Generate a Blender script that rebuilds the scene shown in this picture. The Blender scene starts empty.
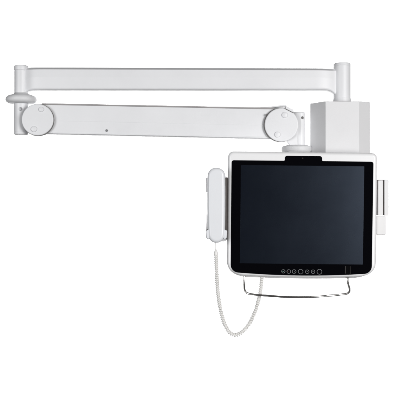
import bpy, bmesh, math, random
from mathutils import Vector, Matrix
random.seed(7)
sc = bpy.context.scene
COL = sc.collection
S = 0.0026          # metres per photo pixel on the plane of the arm
D = 2.2             # camera distance to that plane
PI = math.pi

def k(d): return (D + d) / D
def P(px, py, d=0.0):
    return Vector(((px - 200) * S * k(d), d, (200 - py) * S * k(d)))
def L(n, d=0.0): return n * S * k(d)

# ------------------------------------------------------------------ materials
def mat(name, base, rough=0.45, metal=0.0, spec=0.5, bump=0.0, bscale=900, var=0.0, vscale=14, coat=0.0, rvar=0.0, sss=0):
    m = bpy.data.materials.new(name); m.use_nodes = True
    nt = m.node_tree; b = nt.nodes['Principled BSDF']
    b.inputs['Base Color'].default_value = (*base, 1)
    b.inputs['Roughness'].default_value = rough
    b.inputs['Metallic'].default_value = metal
    b.inputs['Specular IOR Level'].default_value = spec
    b.inputs['Coat Weight'].default_value = coat
    tc = nt.nodes.new('ShaderNodeTexCoord')
    if var or rvar:
        n = nt.nodes.new('ShaderNodeTexNoise'); n.inputs['Scale'].default_value = vscale
        n.inputs['Detail'].default_value = 5; n.inputs['Roughness'].default_value = 0.62
        nt.links.new(tc.outputs['Object'], n.inputs['Vector'])
        if var:
            r = nt.nodes.new('ShaderNodeMapRange')
            r.inputs['From Min'].default_value = 0.3; r.inputs['From Max'].default_value = 0.7
            r.inputs['To Min'].default_value = 1 - var; r.inputs['To Max'].default_value = 1 + var * 0.5
            nt.links.new(n.outputs['Fac'], r.inputs['Value'])
            x = nt.nodes.new('ShaderNodeMix'); x.data_type = 'RGBA'; x.blend_type = 'MULTIPLY'
            x.inputs['Factor'].default_value = 1
            x.inputs['A'].default_value = (*base, 1)
            nt.links.new(r.outputs['Result'], x.inputs['B'])
            nt.links.new(x.outputs['Result'], b.inputs['Base Color'])
        if rvar:
            r2 = nt.nodes.new('ShaderNodeMapRange')
            r2.inputs['From Min'].default_value = 0.3; r2.inputs['From Max'].default_value = 0.7
            r2.inputs['To Min'].default_value = max(0.02, rough - rvar); r2.inputs['To Max'].default_value = rough + rvar
            nt.links.new(n.outputs['Fac'], r2.inputs['Value'])
            nt.links.new(r2.outputs['Result'], b.inputs['Roughness'])
    if bump:
        n2 = nt.nodes.new('ShaderNodeTexNoise'); n2.inputs['Scale'].default_value = bscale
        n2.inputs['Detail'].default_value = 3
        nt.links.new(tc.outputs['Object'], n2.inputs['Vector'])
        bp = nt.nodes.new('ShaderNodeBump'); bp.inputs['Strength'].default_value = bump
        bp.inputs['Distance'].default_value = 0.0006
        nt.links.new(n2.outputs['Fac'], bp.inputs['Height'])
        nt.links.new(bp.outputs['Normal'], b.inputs['Normal'])
    return m

M = {}
M['paint'] = mat('white_powder_coat', (0.80, 0.805, 0.82), 0.42, bump=0.25, bscale=700, var=0.025, vscale=9, rvar=0.06)
M['paint_grey'] = mat('grey_white_cast', (0.75, 0.755, 0.765), 0.5, bump=0.6, bscale=420, var=0.06, vscale=60)
M['cover'] = mat('white_cover_plastic', (0.79, 0.795, 0.81), 0.4, bump=0.35, bscale=600, var=0.02, vscale=20)
M['case'] = mat('white_case_plastic', (0.86, 0.86, 0.865), 0.3, bump=0.12, bscale=900, var=0.012, vscale=10)
M['column'] = mat('column_paint', (0.76, 0.76, 0.77), 0.5, bump=0.25, bscale=700, var=0.025, vscale=8)
M['reader'] = mat('reader_plastic', (0.79, 0.785, 0.785), 0.4, bump=0.2, bscale=800, var=0.02, vscale=30)
M['handset'] = mat('handset_plastic', (0.80, 0.815, 0.84), 0.32, bump=0.2, bscale=800, var=0.015, vscale=25)
M['dark_shade'] = mat('dark_grey_shade', (0.16, 0.155, 0.15), 0.6)  # dark grey for painted gap shade; also colours index pin and bracket screw
M['edge_shade'] = mat('grey_edge_shade', (0.34, 0.325, 0.325), 0.55, var=0.08, vscale=30)  # carries the shade along the beam's top edge
M['gap_shade_dark'] = mat('brown_grey_gap_shade', (0.10, 0.088, 0.082), 0.55, var=0.2, vscale=60)  # darkest shade of the gap between cradle and monitor
M['slot'] = mat('slot_plastic', (0.17, 0.15, 0.142), 0.5, var=0.1, vscale=40)
M['gap_shade_mid'] = mat('grey_gap_shade', (0.40, 0.385, 0.38), 0.5, var=0.1, vscale=40)  # paler shade of the same cradle gap
M['screw'] = mat('screw_steel', (0.42, 0.42, 0.43), 0.35, metal=1.0)
M['chrome'] = mat('chrome', (0.66, 0.64, 0.62), 0.2, metal=1.0)
M['glass'] = mat('black_front_glass', (0.0010, 0.0010, 0.002), 0.05, spec=0.25)
M['display'] = mat('switched_off_display', (0.0010, 0.0018, 0.0045), 0.27, spec=0.45, rvar=0.02, vscale=7)
M['display'].node_tree.nodes['Principled BSDF'].inputs['Specular Tint'].default_value = (0.62, 0.76, 1.0, 1)
M['ring'] = mat('button_print', (0.25, 0.26, 0.27), 0.4)
M['red'] = mat('red_print', (0.13, 0.03, 0.03), 0.4)
M['green'] = mat('green_print', (0.08, 0.17, 0.15), 0.4)
M['lens'] = mat('camera_lens', (0.06, 0.05, 0.05), 0.12)
M['sticker'] = mat('dark_sticker', (0.002, 0.002, 0.0025), 0.08, spec=0.3)
M['sticker_edge'] = mat('sticker_edge', (0.035, 0.032, 0.032), 0.2, spec=.3)
M['cord'] = mat('cord_vinyl', (0.84, 0.832, 0.81), 0.42, var=0.04, vscale=60)
M['backdrop'] = mat('backdrop_paper', (0.88, 0.88, 0.88), 0.9, spec=0.0, var=0.01, vscale=4)

# ------------------------------------------------------------------ mesh helpers
def ring_stitch(bm, a, b):
    n = len(a)
    for i in range(n):
        j = (i + 1) % n
        try: bm.faces.new((a[i], a[j], b[j], b[i]))
        except ValueError: pass

def loft(rings, bm=None, cap=True):
    bm = bm or bmesh.new()
    vs = [[bm.verts.new(p) for p in r] for r in rings]
    for a, b in zip(vs, vs[1:]): ring_stitch(bm, a, b)
    if cap:
        bm.faces.new(list(reversed(vs[0]))); bm.faces.new(vs[-1])
    return bm

def offset(pts, r):
    """inward offset of a CCW closed outline"""
    n = len(pts); out = []
    for i in range(n):
        p0 = Vector(pts[i - 1]); p = Vector(pts[i]); p1 = Vector(pts[(i + 1) % n])
        e0 = (p - p0); e1 = (p1 - p)
        n0 = Vector((-e0.y, e0.x)).normalized(); n1 = Vector((-e1.y, e1.x)).normalized()
        m = (n0 + n1)
        if m.length < 1e-6: m = n0
        m.normalize(); c = max(0.35, m.dot(n0))
        q = p + m * (r / c); out.append((q.x, q.y))
    return out

def ccw(pts):
    a = sum(pts[i - 1][0] * pts[i][1] - pts[i][0] * pts[i - 1][1] for i in range(len(pts)))
    return pts if a > 0 else list(reversed(pts))

def slab(pts, yf, yb, rf=0.0, rb=0.0, steps=5, bm=None):
    """outline (x,z) extruded from yf (front) to yb (back) with rounded rims"""
    pts = ccw(pts); rings = []
    def R(off, y): rings.append([Vector((x, y, z)) for x, z in (offset(pts, off) if off else pts)])
    if rf:
        for i in range(steps + 1):
            a = PI / 2 * i / steps
            R(rf * (1 - math.sin(a)), yf + rf * (1 - math.cos(a)))
    else: R(0, yf)
    if rb:
        for i in range(steps + 1):
            a = PI / 2 * (1 - i / steps)
            R(rb * (1 - math.sin(a)), yb - rb * (1 - math.cos(a)))
    else: R(0, yb)
    return loft(rings, bm)

def arc_poly(corners, seg=7):
    """corners: (x, y, radius) in any order -> rounded polygon points"""
    n = len(corners); out = []
    for i in range(n):
        x, y, r = corners[i]
        p = Vector((x, y)); a = Vector(corners[i - 1][:2]); b = Vector(corners[(i + 1) % n][:2])
        if r <= 0: out.append((x, y)); continue
        u = (a - p).normalized(); v = (b - p).normalized()
        ang = u.angle(v); t = r / math.tan(ang / 2)
        t = min(t, (a - p).length * .49, (b - p).length * .49); r2 = t * math.tan(ang / 2)
        c = p + (u + v).normalized() * (r2 / math.sin(ang / 2))
        s = p + u * t - c; e = p + v * t - c
        tot = s.angle_signed(e)
        for j in range(seg + 1):
            q = s.copy(); q.rotate(Matrix.Rotation(-tot * j / seg, 2)); q += c
            out.append((q.x, q.y))
    return out

def lathe(profile, center, axis='Z', seg=48, bm=None, closed=True):
    """profile: (radius, along) ; axis Z up or Y toward the back"""
    rings = []
    for r, t in profile:
        rr = []
        for i in range(seg):
            a = 2 * PI * i / seg
            if axis == 'Z': v = Vector((r * math.cos(a), r * math.sin(a), t))
            else: v = Vector((r * math.cos(a), t, r * math.sin(a)))
            rr.append(center + v)
        rings.append(rr)
    return loft(rings, bm)

def sweep(path, rad, seg=10, bm=None, cap=True):
    n = len(path); rings = []
    up = None
    for i in range(n):
        t = (path[min(i + 1, n - 1)] - path[max(i - 1, 0)]).normalized()
        if up is None:
            up = Vector((0, 1, 0)) if abs(t.y) < 0.9 else Vector((1, 0, 0))
        up = (up - t * up.dot(t)).normalized(); w = t.cross(up)
        r = rad[i] if isinstance(rad, (list, tuple)) else rad
        rings.append([path[i] + (up * math.cos(2 * PI * j / seg) + w * math.sin(2 * PI * j / seg)) * r for j in range(seg)])
    return loft(rings, bm, cap)

def spline(pts, n):
    """Catmull-Rom through tuples, uniform by arc length"""
    pts = [Vector(p) for p in pts]
    q = [2 * pts[0] - pts[1]] + pts + [2 * pts[-1] - pts[-2]]
    dense = []
    for i in range(1, len(q) - 2):
        for j in range(40):
            t = j / 40
            a, b, c, d = q[i - 1], q[i], q[i + 1], q[i + 2]
            dense.append(0.5 * ((2 * b) + (c - a) * t + (2 * a - 5 * b + 4 * c - d) * t * t + (3 * b - a - 3 * c + d) * t ** 3))
    dense.append(pts[-1])
    cum = [0]
    for a, b in zip(dense, dense[1:]): cum.append(cum[-1] + (b - a).length)
    out = []; j = 0
    for i in range(n):
        s = cum[-1] * i / (n - 1)
        while j < len(cum) - 2 and cum[j + 1] < s: j += 1
        f = (s - cum[j]) / max(1e-9, cum[j + 1] - cum[j])
        out.append(dense[j].lerp(dense[j + 1], min(1, f)))
    return out

ROOT = {}
def thing(name, label, cat, loc, roty=0.0):
    o = bpy.data.objects.new(name, None); COL.objects.link(o)
    o.location = loc; o.rotation_euler = (0, roty, 0); o.empty_display_size = 0.05
    o['label'] = label; o['category'] = cat
    ROOT[o.name] = Matrix.Translation(loc) @ Matrix.Rotation(roty, 4, 'Y')
    return o

def root_of(o):
    while o.parent: o = o.parent
    return o

def obj(name, bm, m, parent=None, angle=38, label=None):
    bmesh.ops.remove_doubles(bm, verts=bm.verts, dist=1e-6)
    bmesh.ops.recalc_face_normals(bm, faces=bm.faces)
    me = bpy.data.meshes.new(name); bm.to_mesh(me); bm.free()
    me.materials.append(m)
    me.shade_smooth(); me.set_sharp_from_angle(angle=math.radians(angle))
    o = bpy.data.objects.new(name, me); COL.objects.link(o)
    if parent is not None:
        me.transform(ROOT[root_of(parent).name].inverted())
        o.parent = parent
    w = o.modifiers.new('weighted', 'WEIGHTED_NORMAL'); w.keep_sharp = True
    if label: o['label'] = label
    return o

def xz(pts, d): return [((x - 200) * S * k(d), (200 - y) * S * k(d)) for x, y in pts]

def screw_head(px, py, r, d, h, dome=0.5):
    """flat button head facing the camera, front at d-h"""
    R = L(r, d)
    prof = [(R, d + 0.001), (R, d - h * .45), (R * .93, d - h * .75), (R * .8, d - h), (R * .02, d - h * 1.05)]
    c = P(px, py, d - h); c = Vector((c.x, 0, c.z))
    return lathe(prof, c, 'Y', 28)

# ================================================================== backdrop
bm = bmesh.new()
bmesh.ops.create_cube(bm, size=1, matrix=Matrix.Translation((0, 4.55, 0)) @ Matrix.Diagonal((7.4, 0.04, 5.4, 1)))
bd = obj('backdrop', bm, M['backdrop']); bd['kind'] = 'structure'

# ================================================================== wall column
cx, rc = 340.9, 1.0
col = thing('mount_housing', 'white faceted mount housing with a short round post rising from its top, behind the monitor', 'mount', P(340.5, 256))
xs = 338.5                                  # six-sided plan, px
fw, hw, hf, rear = 16.1, 29.3, 24.0, -4.0
raw = [(-fw - .3, -hf), (fw - .3, -hf), (hw - .6, -14.5), (hw + .3, 6), (fw, hf), (-fw, hf), (-hw + .3, rear)]
cpts = arc_poly([(x, y, 1.1) for x, y in raw], 4)
c0 = (xs - 200) * S
def zc(py): return (200 - py) * S
rings = []
ztop, zbot = zc(103.9), zc(258)
for i in range(5):
    a = PI / 2 * (1 - i / 4); o_ = 1.0 * (1 - math.cos(PI / 2 - a) if False else 1 - math.cos(a))
    o_ = 0.9 * (1 - math.cos(a)); dz = 0.9 * (1 - math.sin(a))
    rings.append([Vector((c0 + x * S, y * S, ztop - dz * S)) for x, y in offset(ccw(cpts), o_)])
rings.append([Vector((c0 + x * S, y * S, zbot)) for x, y in ccw(cpts)])
obj('housing', loft(rings), M['column'], col, 30)
# post
pc = P(342.0, 0); pc = Vector((pc.x, 0, 0))
R = 8.55 * S
post = obj('post', lathe([(R, zc(105)), (R, zc(66.6)), (R * .965, zc(66.3)), (R * .965, zc(65.9))], pc), M['paint'], col)
obj('collar', lathe([(R * 1.0, zc(104.6)), (R * 1.045, zc(103.9)), (R * 1.045, zc(99.0)), (R * 1.01, zc(98.6)), (R * .99, zc(98.6))], pc), M['paint'], post)
obj('cap', lathe([(R * .96, zc(66.2)), (R * 1.0, zc(65.9)), (R * 1.0, zc(64.6)), (R * .97, zc(63.9)), (R * .9, zc(63.5)), (R * .4, zc(63.3)), (R * .02, zc(63.25))], pc), M['cover'], post)

# ================================================================== swing arm
arm = thing('swing_arm', 'long white folding arm with a horizontal tube over a sloping beam with round joint discs', 'support arm', P(20.8, 134.5))
lp = P(21.2, 0); lp = Vector((lp.x, 0, 0)); R = 6.75 * S
# upper tube ---------------------------------------------------------------
def section(x, top, bot, hd, rt, rb):
    """section in the y-z plane at x with chamfered upper edges; sizes in px"""
    cb = hd * .55
    fb = hd * .07; m_ = (top + 2.7) * .62 + bot * .38
    pts = arc_poly([(-hd + fb, -bot, rb), (hd - fb, -bot + .9, rb), (hd, -m_, 9), (hd - fb * .5, -top - 2.7, .5), (hd - cb, -top, .5), (-hd + cb, -top, .5), (-hd + fb * .5, -top - 2.7, .5), (-hd, -m_, 9)], 6)
    return [Vector((x, a * S, b * S)) for a, b in pts]
def tz(py): return py - 200
rings = []
xL, xR = 21.2, 342.0
def tube_ring(px, hd, top, bot, rt=5.2, rb=2.6):
    rt = min(rt, hd * .95); rb = min(rb, hd * .95)
    return section((px - 200) * S, tz(top), tz(bot), hd, rt, rb)
T0, B0 = 68.1, 91.1
for px, hd, db in [(xL + 1, 3.6, 2.6), (xL + 3, 4.2, 2.5), (xL + 5, 5.0, 2.0), (xL + 6.5, 5.9, 1.3), (xL + 8, 6.8, 0.7), (xL + 10, 7.9, 0.3), (xL + 12, 8.8, 0.1), (xL + 15, 9.7, 0.0), (xL + 19, 10.3, 0), (xL + 26, 10.5, 0)]:
    rings.append(tube_ring(px, hd, T0, B0 + db))
for px in (110, 200, 270): rings.append(tube_ring(px, 10.5, T0 + (px - 47) * .004, B0))
for px, hd, db in [(314, 10.5, 0), (319, 10.3, 0.0), (323, 9.8, 0), (326, 9.1, .15), (328.5, 8.3, .6), (330.5, 7.5, 1.3), (332.5, 6.6, 2.6), (334.5, 5.6, 4.4), (337, 4.6, 5.6), (340, 4.2, 5.8)]:
    rings.append(tube_ring(px, hd, T0 + 1.0, B0 + db))
tube = obj('horizontal_tube', loft(rings), M['paint'], arm, 35)
# pivot post (upper half)
pv = obj('pivot_post', lathe([(R, zc(97.5)), (R, zc(71.2)), (R * .97, zc(71.0)), (R * .97, zc(70.2))], lp), M['paint'], arm)
obj('cap', lathe([(R * .97, zc(70.7)), (R * 1.05, zc(70.4)), (R * 1.07, zc(69.8)), (R * 1.07, zc(67.0)), (R * 1.03, zc(66.2)), (R * .9, zc(65.7)), (R * .5, zc(65.4)), (R * .02, zc(65.35))], lp), M['cover'], pv)
# bumper disc
bprof = [(6.2, 103.7), (11.0, 103.6), (13.0, 103.1), (14.5, 102.1), (15.25, 100.8), (15.4, 99.5), (15.2, 98.3), (14.4, 97.0), (13.0, 96.0), (11.0, 95.2), (8.8, 94.6), (7.6, 94.0), (7.1, 93.2), (6.6, 92.6)]
obj('bumper_disc', lathe([(r * S, zc(y)) for r, y in bprof], lp, seg=64), M['paint_grey'], arm, 60)
# lower pivot post
pl = obj('lower_post', lathe([(R * .9, zc(135.0)), (R * 1.0, zc(134.5)), (R * 1.06, zc(133.8)), (R * 1.06, zc(132.6)), (R * 1.03, zc(132.2)), (R * 1.03, zc(131.9)), (R * 1.06, zc(131.6)), (R * 1.06, zc(102))], lp), M['paint'], arm)
obj('screw', screw_head(20.4, 108.9, 1.75, -R * 1.0, 0.0022), M['screw'], pl)

# sloping beam ---------------------------------------------------------------
slope = math.radians(1.22)
bx0, by0 = 37.5, 119.6                     # joint centre
def bpt(u, v, y):                          # u along beam from the joint (px), v down (px)
    c, s_ = math.cos(slope), math.sin(slope)
    return Vector(((bx0 - 200 + u * c - v * s_) * S, y, (200 - by0 - u * s_ - v * c) * S))
HB = 9.6                                   # half depth px
def bsec(u, t, b, rt=2.2, rb=1.6, hd=HB):
    pts = [(-hd, b - rb), ]
    # front face with a shallow step along the beam
    out = []
    for a, c in arc_poly([(hd, t + 1.5, .3), (hd - 4, t, .3), (-hd + 4, t, .3), (-hd, t + 1.5, .3), (-hd, 1.6, 0.0), (-hd + .16, 1.9, 0.0), (-hd + .16, b - .9, .5), (-hd + 1.6, b, .5), (hd, b - .6, rb)], 6):
        out.append(bpt(u, c, a * S))
    return out
t0, t1, b0, b1 = -15.35, -15.75, 14.75, 14.9
us = [0, 40, 90, 140, 190, 244]
rings = [bsec(u, t0 + (t1 - t0) * u / 244, b0 + (b1 - b0) * u / 244) for u in us]
beam = obj('sloping_beam', loft(rings), M['paint'], arm, 20)
def beam_screw(px, py, r):
    return screw_head(px, py, r, -HB * S, 0.0016)
obj('screw', beam_screw(106.6, 130.5, 1.25), M['screw'], beam)
# lower lip along beam bottom
lip = [[bpt(u, v, y * S) for y, v in ((-HB - .05, 13.2), (-HB - .28, 13.3), (-HB - .28, 14.2), (-HB + 0.4, 14.5), (-HB + .8, 13.6))] for u in (17, 120, 244)]
obj('trim_strip', loft(lip), M['cover'], beam, 20)
tr = [[bpt(u, v, y * S) for y, v in ((-HB - .12, tt - .15), (HB, tt - .15), (HB, tt + .2), (-HB + .6, tt + .2), (-HB + .6, tt + 1.25), (-HB - .12, tt + 1.25))] for u, tt in ((6, t0 - .01), (120, (t0 + t1) / 2), (236, t1))]
obj('top_edge_shade', loft(tr), M['edge_shade'], beam, 20)  # grey strip stands in for the shade on the beam's top chamfer
# raised top strap near the far joint
st = [[bpt(u, v, y * S) for y, v in ((-7, vb), (7, vb), (7, vb + 1.3), (-7, vb + 1.3))] for u, vb in ((218, -16.2), (228, -16.9), (236, -17.9), (243, -18.9), (248, -19.2))]
obj('top_strap', loft(st), M['paint_grey'], arm, 30)

# joint covers
DF = -0.036
def joint(px, py, r, caps, off=(0.0, 0.0), rg=0.55):
    d = DF; kk = k(d)
    c = P(px, py, d); c = Vector((c.x, 0, c.z)); Rr = L(r, d)
    g = P(px + off[0], py + off[1], d); g = Vector((g.x, 0, g.z))
    drum = obj('joint_drum', lathe([(Rr * .88, 0.022), (Rr * .9, 0.0), (Rr * .93, d + .0078)], g, 'Y', 72), M['paint'], arm)
    obj('dark_shade', lathe([(Rr + L(rg, d) * .4, d + .0085), (Rr + L(rg, d), d + .0072), (Rr + L(rg, d), d + .005), (Rr * .97, d + .0042)], g, 'Y', 72), M['dark_shade'], drum)  # dark ring put in for the shade in the gap behind the cover
    cv = obj('joint_cover', lathe([(Rr * .985, d + .0046), (Rr, d + .0038), (Rr, d + .0026), (Rr * .993, d + .0014), (Rr * .975, d + .0005), (Rr * .95, d + .0001), (Rr * .92, d), (Rr * .5, d - .0002), (Rr * .02, d - .0002)], c, 'Y', 96), M['cover'], arm, 40)
    for (ax, ay, ar) in caps:
        ra = L(ar, d); ac = P(ax, ay, d); ac = Vector((ac.x, 0, ac.z))
        obj('screw_cap', lathe([(ra * 1.0, d + .001), (ra, d - .0018), (ra * .93, d - .0028), (ra * .75, d - .0034), (ra * .02, d - .0037)], ac, 'Y', 32), M['cover'], cv)
    return cv
joint(37.4, 119.6, 15.9, [(41.3, 109.4, 2.5), (34.0, 129.1, 2.9)], off=(0.3, 0.2), rg=0.35)
jr = joint(281.6, 124.8, 16.9, [(284.6, 115.0, 2.9), (277.4, 134.6, 2.9)], off=(-0.7, 0.0), rg=0.35)
obj('index_pin', screw_head(266.6, 114.6, 0.95, DF + .004, 0.003), M['dark_shade'], beam)
# clip on far joint
d = DF
ca = math.radians(-27)
def clip_pts(w, h, cxp=289.4, cyp=109.2):
    o = []
    for x, y in arc_poly([(-w, -h, .5), (w, -h, .5), (w, h, .5), (-w, h, .5)], 3):
        xr = x * math.cos(-ca) - y * math.sin(-ca); yr = x * math.sin(-ca) + y * math.cos(-ca)
        o.append((cxp + xr, cyp + yr))
    return xz(o, d)
cl = obj('clip', slab(clip_pts(4.2, 1.25), d - .003, d + .03, .0006, 0), M['cover'], arm)
obj('clip_outline', slab(clip_pts(4.7, 1.0, 289.1, 110.0), d - .0008, d + .028, .0003, 0), M['dark_shade'], cl)

# end bracket
plan = ccw(arc_poly([(291.0, -7.6, 5.2), (304.9, -7.6, 5.2), (304.9, 8.5, 3), (291.0, 8.5, 3)], 8))
zt, zb = zc(112.4), zc(148.2)
rings = []
for i in range(5):
    a = PI / 2 * i / 4
    rings.append([Vector(((x - 200) * S, y * S, zt - 1.6 * S * (1 - math.sin(a)))) for x, y in offset(plan, 1.6 * (1 - math.cos(a)))][:] )
rings.reverse()
rings.append([Vector(((x - 200) * S, y * S, zb)) for x, y in plan])
brk = obj('end_bracket', loft(rings), M['paint'], arm, 30)
obj('hinge_web', slab(xz(arc_poly([(285.6, 140.0, .6), (296.4, 128, 1.0), (297.6, 147.8, .7), (291.6, 147.8, .7)], 4), -.024), -.026, -.018, .0015, 0), M['paint'], brk)
obj('screw', screw_head(302.3, 117.7, 1.55, -.0165, .0032), M['dark_shade'], brk)
# swivel plate
sp = P(296.9, 0); sp = Vector((sp.x, 0, 0))
sprof = [(4, 152.6), (13.6, 152.6), (14.9, 151.9), (15.35, 150.8), (15.35, 148.4), (15.0, 147.0), (14.0, 146.1), (11.6, 145.6), (4, 145.5)]
obj('swivel_plate', lathe([(r * S, zc(y)) for r, y in sprof], sp, seg=64), M['paint_grey'], arm, 45)
# neck that carries the monitor (behind it)
bm = bmesh.new()
nk = arc_poly([(286, 152.4, 1), (308, 152.4, 1), (308, 226, 3), (286, 226, 3)], 5)
obj('monitor_neck', slab(xz(nk, 0), -.052, .012, .002, .002), M['paint'], arm)

# ================================================================== monitor
ROT = 0.0105
MC = (302.2, 216.0)
YF, YB = -.128, -.072                      # case front / back
mon = thing('monitor', 'white framed touch monitor with a black glass front and chrome handle, hanging from the arm', 'monitor', P(MC[0], MC[1], YF), ROT)
def mx(pts, d=YF):
    """unrotated photo px -> outline in world before the monitor's tilt"""
    return xz(pts, d)
RM = ROOT[mon.name]
def mobj(name, bm, m, parent=mon, angle=38, label=None):
    # points were laid out upright around the monitor centre: tilt them with it
    bm.transform(RM @ Matrix.Translation(-RM.translation))
    return obj(name, bm, m, parent, angle, label)
def case_outline(x0=227.4, x1=377.1, ytop=152.0, mid=277.6, rx=21, ry=15.5, sag=1.0, ins=0):
    pts = []
    x0 += ins; x1 -= ins; ytop += ins; mid -= ins
    rt = 5.6
    for i in range(9):
        a = PI / 2 * i / 8
        pts.append((x0 + rt - rt * math.cos(a), ytop + rt - rt * math.sin(a)))
    for i in range(9):
        a = PI / 2 * i / 8
        pts.append((x1 - rt + rt * math.sin(a), ytop + rt - rt * math.cos(a)))
    yb = mid - sag
    for i in range(15):
        a = PI / 2 * i / 14; e = 0.86
        pts.append((x1 - rx + rx * math.cos(a) ** e, yb - ry + ry * math.sin(a) ** e))
    n = 9; xa, xb = x1 - rx, x0 + rx
    for i in range(1, n):
        t = i / n; pts.append((xa + (xb - xa) * t, yb + sag * (1 - (2 * t - 1) ** 2)))
    for i in range(15):
        a = PI / 2 * (1 - i / 14); e = 0.86
        pts.append((x0 + rx - rx * math.cos(a) ** e, yb - ry + ry * math.sin(a) ** e))
    return pts
case = mobj('front_case', slab(mx(case_outline()), YF, YF + .030, .0085, .0012, 7), M['case'], angle=40)
mobj('rear_case', slab(mx(case_outline(228.1, 376.4, 152.7, 279.8, 24, 15.5, 0.9), YF), YF + .0308, YB, .0035, .010, 6), M['case'], angle=40)
# glass outline with the camera tab
def glass_outline():
    pts = arc_poly([(231.0, 160.9, 2.4), (284.2, 160.9, 1.2), (284.2, 155.9, 3.6), (321.6, 155.9, 3.6), (321.6, 160.9, 1.2), (372.9, 160.9, 2.4), (372.2, 273.2, 7.2)], 6)
    n = 10
    # bottom edge: gentle curve
    first = arc_poly([(231.0, 160.9, 0), (372.9, 160.9, 0), (372.4, 273.0, 7.0), (302, 276.4, 0), (231.2, 273.0, 7.0)], 7)
    top = arc_poly([(231.0, 160.9, 2.4), (284.2, 160.9, 1.0), (284.2, 155.9, 3.4), (321.6, 155.9, 3.4), (321.6, 160.9, 1.0), (372.9, 160.9, 2.4), (372.4, 240, 0), (231.2, 240, 0)], 6)[:-2]
    rb = 8.0; out = list(top)
    for i in range(9):
        a = PI / 2 * i / 8; out.append((372.4 - rb + rb * math.cos(a), 273.3 - rb + rb * math.sin(a)))
    for i in range(1, n):
        t = i / n; out.append((372.4 - rb + (231.2 - 372.4 + 2 * rb) * t, 273.3 + 2.3 * (1 - (2 * t - 1) ** 2)))
    for i in range(9):
        a = PI / 2 * (1 - i / 8); out.append((231.2 + rb - rb * math.cos(a), 273.3 - rb + rb * math.sin(a)))
    return out
GF = YF - .0006
glass = mobj('front_glass', slab(mx(glass_outline()), GF, YF + .002, .0004, 0, 3), M['glass'], angle=30)
mobj('display', slab(mx(arc_poly([(240.5, 165.7, .4), (363.6, 165.7, .4), (363.3, 263.9, .4), (240.4, 263.9, .4)], 2)), GF - .0004, GF + .0004, .0001, 0, 2), M['display'], angle=30)
def U(px, py):                             # measured photo px -> upright monitor px
    x, y = px - MC[0], py - MC[1]
    c, s_ = math.cos(-ROT), math.sin(-ROT)
    return (MC[0] + x * c - y * s_, MC[1] + x * s_ + y * c)
def annulus(px, py, ro, ri, d, t, seg=40, sides=None):
    c = P(px, py, YF); bm = bmesh.new()
    n = sides or seg
    def R_(r, y): return [bm.verts.new((c.x + L(r, YF) * math.cos(2 * PI * (i + .5) / n), y, c.z + L(r, YF) * math.sin(2 * PI * (i + .5) / n))) for i in range(n)]
    a, b, e, f = R_(ro, d + .0002), R_(ro, d - t), R_(ri, d - t), R_(ri, d + .0002)
    ring_stitch(bm, a, b); ring_stitch(bm, b, e); ring_stitch(bm, e, f); ring_stitch(bm, f, a)
    return bm
def disc(px, py, r, d, t, seg=32):
    c = P(px, py, YF); c = Vector((c.x, 0, c.z)); r = L(r, YF)
    return lathe([(r, d + .0003), (r, d - t * .7), (r * .95, d - t), (r * .02, d - t)], c, 'Y', seg)
def bar(px, py, w, h, d, t):
    return slab(mx([(px - w, py - h), (px + w, py - h), (px + w, py + h), (px - w, py + h)]), d - t, d + .0002)
btn = [(283.3, 271.3, 1.75, 'bar'), (288.7, 271.5, 1.9, 'dot'), (294.1, 271.5, 1.9, 'tri'), (300.6, 271.6, 2.5, 'oct'), (307.2, 271.7, 1.85, 'minus'), (313.0, 271.7, 1.85, 'plus'), (319.4, 271.7, 2.5, 'big')]
for (px, py, r, kind) in btn:
    u, v = U(px, py)
    b_ = mobj('button', disc(u, v, r - .1, GF, .0003), M['glass'])
    mobj('button_ring', annulus(u, v, r + .12, r - .2, GF, .0005, sides=8 if kind == 'oct' else None), M['ring'], b_)
    if kind == 'bar': mobj('icon', bar(u, v + .1, .75, .35, GF - .0003, .0002), M['green'], b_)
    elif kind == 'dot': mobj('icon', bar(u - .75, v - .2, .28, .5, GF - .0003, .0002), M['red'], b_)
    elif kind == 'tri': mobj('icon', slab(mx([(u - .2, v + .6), (u + .8, v + .6), (u + .8, v - .3)]), GF - .0005, GF - .0001), M['ring'], b_)
    elif kind == 'minus': mobj('icon', bar(u, v, .55, .2, GF - .0003, .0002), M['ring'], b_)
    elif kind == 'plus':
        bb = bar(u, v, .55, .16, GF - .0003, .0002); mobj('icon', bb, M['ring'], b_)
# webcam
u, v = U(302.7, 158.2)
wc = mobj('webcam', disc(u, v, .85, GF, .0003), M['sticker'])
mobj('lens', disc(u, v, .5, GF - .0003, .0003), M['lens'], wc)
# dark sticker at the lower right of the glass
u, v = U(347.9, 270.0)
stk = mobj('sticker', bar(u, v, 3.0, 4.1, GF, .0002), M['sticker'])
mobj('sticker_edge', bar(u - 2.5, v - .2, .45, 3.7, GF - .0002, .0001), M['sticker_edge'], stk)
mobj('sticker_edge', bar(u + 2.7, v, .12, 3.9, GF - .0002, .0001), M['sticker_edge'], stk)

# handle --------------------------------------------------------------------
hp = [(244.5, 276, -.100), (244.4, 281, -.102), (244.4, 286, -.106), (244.6, 289.6, -.110), (245.9, 292.2, -.113), (248.6, 293.6, -.116), (253, 294.4, -.119), (265, 295.5, -.125), (282, 296.7, -.131), (300, 297.1, -.133), (318, 296.6, -.131), (332, 295.4, -.126), (341, 294.5, -.121), (346, 293.9, -.117), (348.6, 292.6, -.114), (349.6, 290.4, -.111), (349.3, 287.8, -.109), (348.4, 285, -.106), (347.9, 281.5, -.103), (347.8, 276, -.100)]
path = spline([tuple(P(*p)) for p in hp], 110)
obj('handle', sweep(path, 0.0026, 16), M['chrome'], mon, 60)

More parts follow.
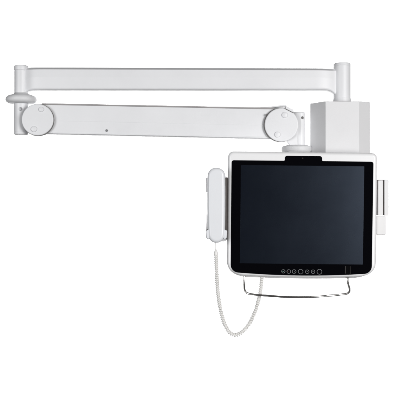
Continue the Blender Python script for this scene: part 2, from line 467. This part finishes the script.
# handset cradle ---------------------------------------------------------------
CD = -.118
cr = arc_poly([(207.6, 176.4, 5), (227.0, 176.4, 1.5), (227.0, 241.4, 3), (208.0, 241.4, 7)], 6)
cradle = obj('handset_cradle', slab(xz(cr, CD), CD, CD + .030, .003, .004), M['cover'], mon)
obj('cradle_gap_fill', slab(xz(arc_poly([(225.3, 177.6, .5), (229.4, 177.6, 0), (229.4, 238.5, 0), (225.3, 238.5, .5)], 3), CD), CD - .002, CD + .024, .0008, 0), M['gap_shade_mid'], mon)  # added filler, the gap's shade is put into its grey
obj('cradle_gap_shade', slab(xz(arc_poly([(225.0, 178.2, .5), (227.0, 177.4, .6), (227.1, 233, .6), (225.0, 236, .5)], 3), CD), CD - .012, CD + .002, .0007, 0), M['gap_shade_dark'], cradle)  # dark strip put in for the shade between cradle and monitor
for pts in ([(206.0, 230.5, 1.4), (208.2, 229.6, .8), (209.6, 231.8, .9), (209.6, 236.0, 1.4), (208.4, 239.6, .6), (206.4, 237.4, 1.5)],
            [(227.2, 230.5, 1.4), (224.6, 229.6, .8), (222.9, 231.8, .9), (222.9, 236.0, 1.4), (224.2, 239.6, .6), (226.6, 238.0, 1.2)]):
    obj('clip_outline', slab(offset(ccw(xz(arc_poly(pts, 4), -.158)), -.0009), -.1575, CD + .004, .0004, 0), M['dark_shade'], cradle)  # dark slab behind each clip draws the shade of its gap to the handset
    obj('cradle_clip', slab(xz(arc_poly(pts, 4), -.158), -.163, CD + .004, .0016, 0), M['handset'], cradle)
for pts in ([(206.2, 177.6, .6), (208.6, 177.6, .3), (208.6, 192.4, .3), (206.2, 192.4, .6)],
            [(206.6, 214.5, .4), (208.6, 214.5, .3), (208.6, 230.6, .2), (206.2, 230.6, .4)]):
    obj('cradle_guide', slab(xz(arc_poly(pts, 3), -.135), -.1385, CD + .004, .001, 0), M['paint_grey'], cradle)

# card reader -----------------------------------------------------------------
RD = -.122
rb_ = obj('card_reader', slab(xz(arc_poly([(376.4, 179.5, .5), (387.9, 179.5, 1.6), (387.9, 215.2, 1.6), (376.4, 215.2, .4)], 4), RD), RD + .008, RD + .034, .0012, .002), M['slot'], mon)
obj('cheek', slab(xz(arc_poly([(378.0, 180.4, .9), (382.9, 180.1, .9), (382.9, 215.3, .7), (378.0, 215.3, .7)], 4), RD), RD - .002, RD + .012, .0014, 0), M['reader'], rb_)
obj('cheek', slab(xz(arc_poly([(384.3, 179.8, .7), (388.6, 179.8, 1.5), (388.6, 215.6, 1.4), (384.3, 215.6, .7)], 4), RD), RD - .002, RD + .030, .0015, .001), M['reader'], rb_)
obj('lower_block', slab(xz(arc_poly([(376.4, 215.9, .9), (386.3, 215.9, .9), (386.3, 235.0, 1.4), (376.4, 235.0, 1.4)], 4), RD), RD + .003, RD + .030, .0022, .002), M['reader'], rb_)

# ================================================================== handset
HF, HBk = -.166, -.121
hs = thing('telephone_handset', 'white telephone handset resting upright in the cradle beside the monitor', 'phone handset', P(216.4, 243, HF))
def handset_outline(ins=0):
    pts = []
    l, r, t, b = 207.5 + ins, 225.4 - ins, 167.6 + ins, 243.0 - ins
    w = (r - l) / 2; c = (l + r) / 2; n = 14; e = .92
    for i in range(n + 1):
        a = PI * i / n; pts.append((c - w * math.copysign(abs(math.cos(a)) ** e, math.cos(a)), t + 8.6 - 8.6 * math.sin(a) ** e))
    pts += [(r + .15, 190), (r + .1, 210), (r - .1, 225)]
    wb = w * .95
    for i in range(n + 1):
        a = PI * i / n; pts.append((c + wb * math.copysign(abs(math.cos(a)) ** e, math.cos(a)), b - 9.6 + 9.6 * math.sin(a) ** e))
    pts += [(l + .1, 225), (l - .1, 210), (l - .15, 190)]
    return pts
body = obj('handset_shell', slab(xz(handset_outline(), HF), HF, HF + .026, .0085, .001, 9), M['handset'], hs, 50)
obj('handset_back', slab(xz(handset_outline(.7), HF), HF + .0265, HBk, .0005, .006, 6), M['handset'], hs, 50)

# ================================================================== cord
cd = thing('coiled_cord', 'cream white coiled phone cord looping down from the handset to the underside of the monitor', 'cord', P(215.6, 254, -.146))
stem_ = [P(215.7, 241.5, -.146), P(215.6, 244, -.146), P(215.5, 247, -.146), P(215.6, 250.5, -.146)]
obj('lead', sweep(spline([tuple(p) for p in stem_], 14), L(.42), 10), M['cord'], cd, 60)
sr = [(249.0, .5), (250.0, 1.0), (251.2, 1.55), (252.6, 2.0), (254.2, 2.15), (255.2, 1.7), (255.4, .2)]
c = P(215.9, 0, -.146); 
obj('strain_relief', lathe([(L(r, -.146), (200 - y) * S * k(-.146)) for y, r in reversed(sr)], Vector((c.x, -.146, 0)), 'Z', 20), M['cord'], cd, 60)
cp = [(216.0, 254.0, -.146), (216.4, 264, -.146), (216.9, 277, -.145), (217.7, 290, -.144), (219.3, 303, -.142), (221.6, 314.5, -.139), (224.8, 324.5, -.135), (229.0, 331.8, -.130), (234.2, 334.9, -.126), (239.6, 333.6, -.122), (245.3, 329.0, -.118), (250.6, 321.5, -.114), (255.0, 311.8, -.110), (258.2, 301.5, -.107), (260.4, 291.0, -.105), (261.5, 282.0, -.104), (261.8, 276.5, -.104)]
ctr = spline([tuple(P(*p)) for p in cp], 1000)
length = sum((b - a).length for a, b in zip(ctr, ctr[1:])) / S
turns = length / 1.95; rc_, rw = 1.14 * S * .94, .97 * S * .94
hel = []; up = Vector((0, 1, 0)); n = int(turns * 14); ph = 0
for i in range(n):
    f = i / (n - 1) * 999; j = min(998, int(f)); p = ctr[j].lerp(ctr[j + 1], f - j)
    t = (ctr[min(999, j + 3)] - ctr[max(0, j - 3)]).normalized()
    up = (up - t * up.dot(t)).normalized(); w = t.cross(up)
    u_ = i / n
    ph += 2 * PI / 14 * (1 + .06 * math.sin(u_ * 31) + .04 * math.sin(u_ * 83 + 1))
    hel.append(p + (up * math.cos(ph) + w * math.sin(ph)) * rc_ * (1 + .05 * math.sin(u_ * 47)))
obj('coil', sweep(hel, rw, 8), M['cord'], cd, 80)

# ================================================================== light, world, camera
def area(name, loc, target, size, power, color=(1, 1, 1), sy=None):
    l = bpy.data.lights.new(name, 'AREA'); l.energy = power; l.color = color
    l.shape = 'RECTANGLE'; l.size = size; l.size_y = sy or size
    o = bpy.data.objects.new(name, l); COL.objects.link(o)
    o.location = loc; o.rotation_euler = (Vector(target) - Vector(loc)).to_track_quat('-Z', 'Y').to_euler()
    return o
area('softbox_key', (2.0, -3.0, 0.3), (0.0, 0, 0.1), 1.5, 92, (1, .99, .985), 1.7)
area('softbox_fill', (-2.1, -2.7, 0.05), (-0.3, 0, 0.15), 1.4, 47.5, (.985, .99, 1), 1.5)
for x in (-2.3, 2.3):
    for z in (-1.6, 1.6):
        area('backdrop_light', (x, 2.9, z), (x * .5, 4.5, z * .5), 1.0, 130)

w = bpy.data.worlds.new('World'); sc.world = w; w.use_nodes = True
bg = w.node_tree.nodes['Background']
bg.inputs['Color'].default_value = (1, 1, 1, 1); bg.inputs['Strength'].default_value = 0.07

cam = bpy.data.cameras.new('camera'); co = bpy.data.objects.new('camera', cam); COL.objects.link(co)
co.location = (0, -D, 0); co.rotation_euler = (PI / 2, 0, 0)
cam.sensor_width = 36; cam.lens = 36 * D / (400 * S); cam.clip_end = 50; cam.clip_start = .05
sc.camera = co
vs = sc.view_settings
vs.view_transform = 'Standard'; vs.look = 'None'; vs.exposure = 0; vs.gamma = 1; vs.use_curve_mapping = False
sc.render.engine = 'CYCLES'
sc.cycles.max_bounces = 10; sc.cycles.diffuse_bounces = 6
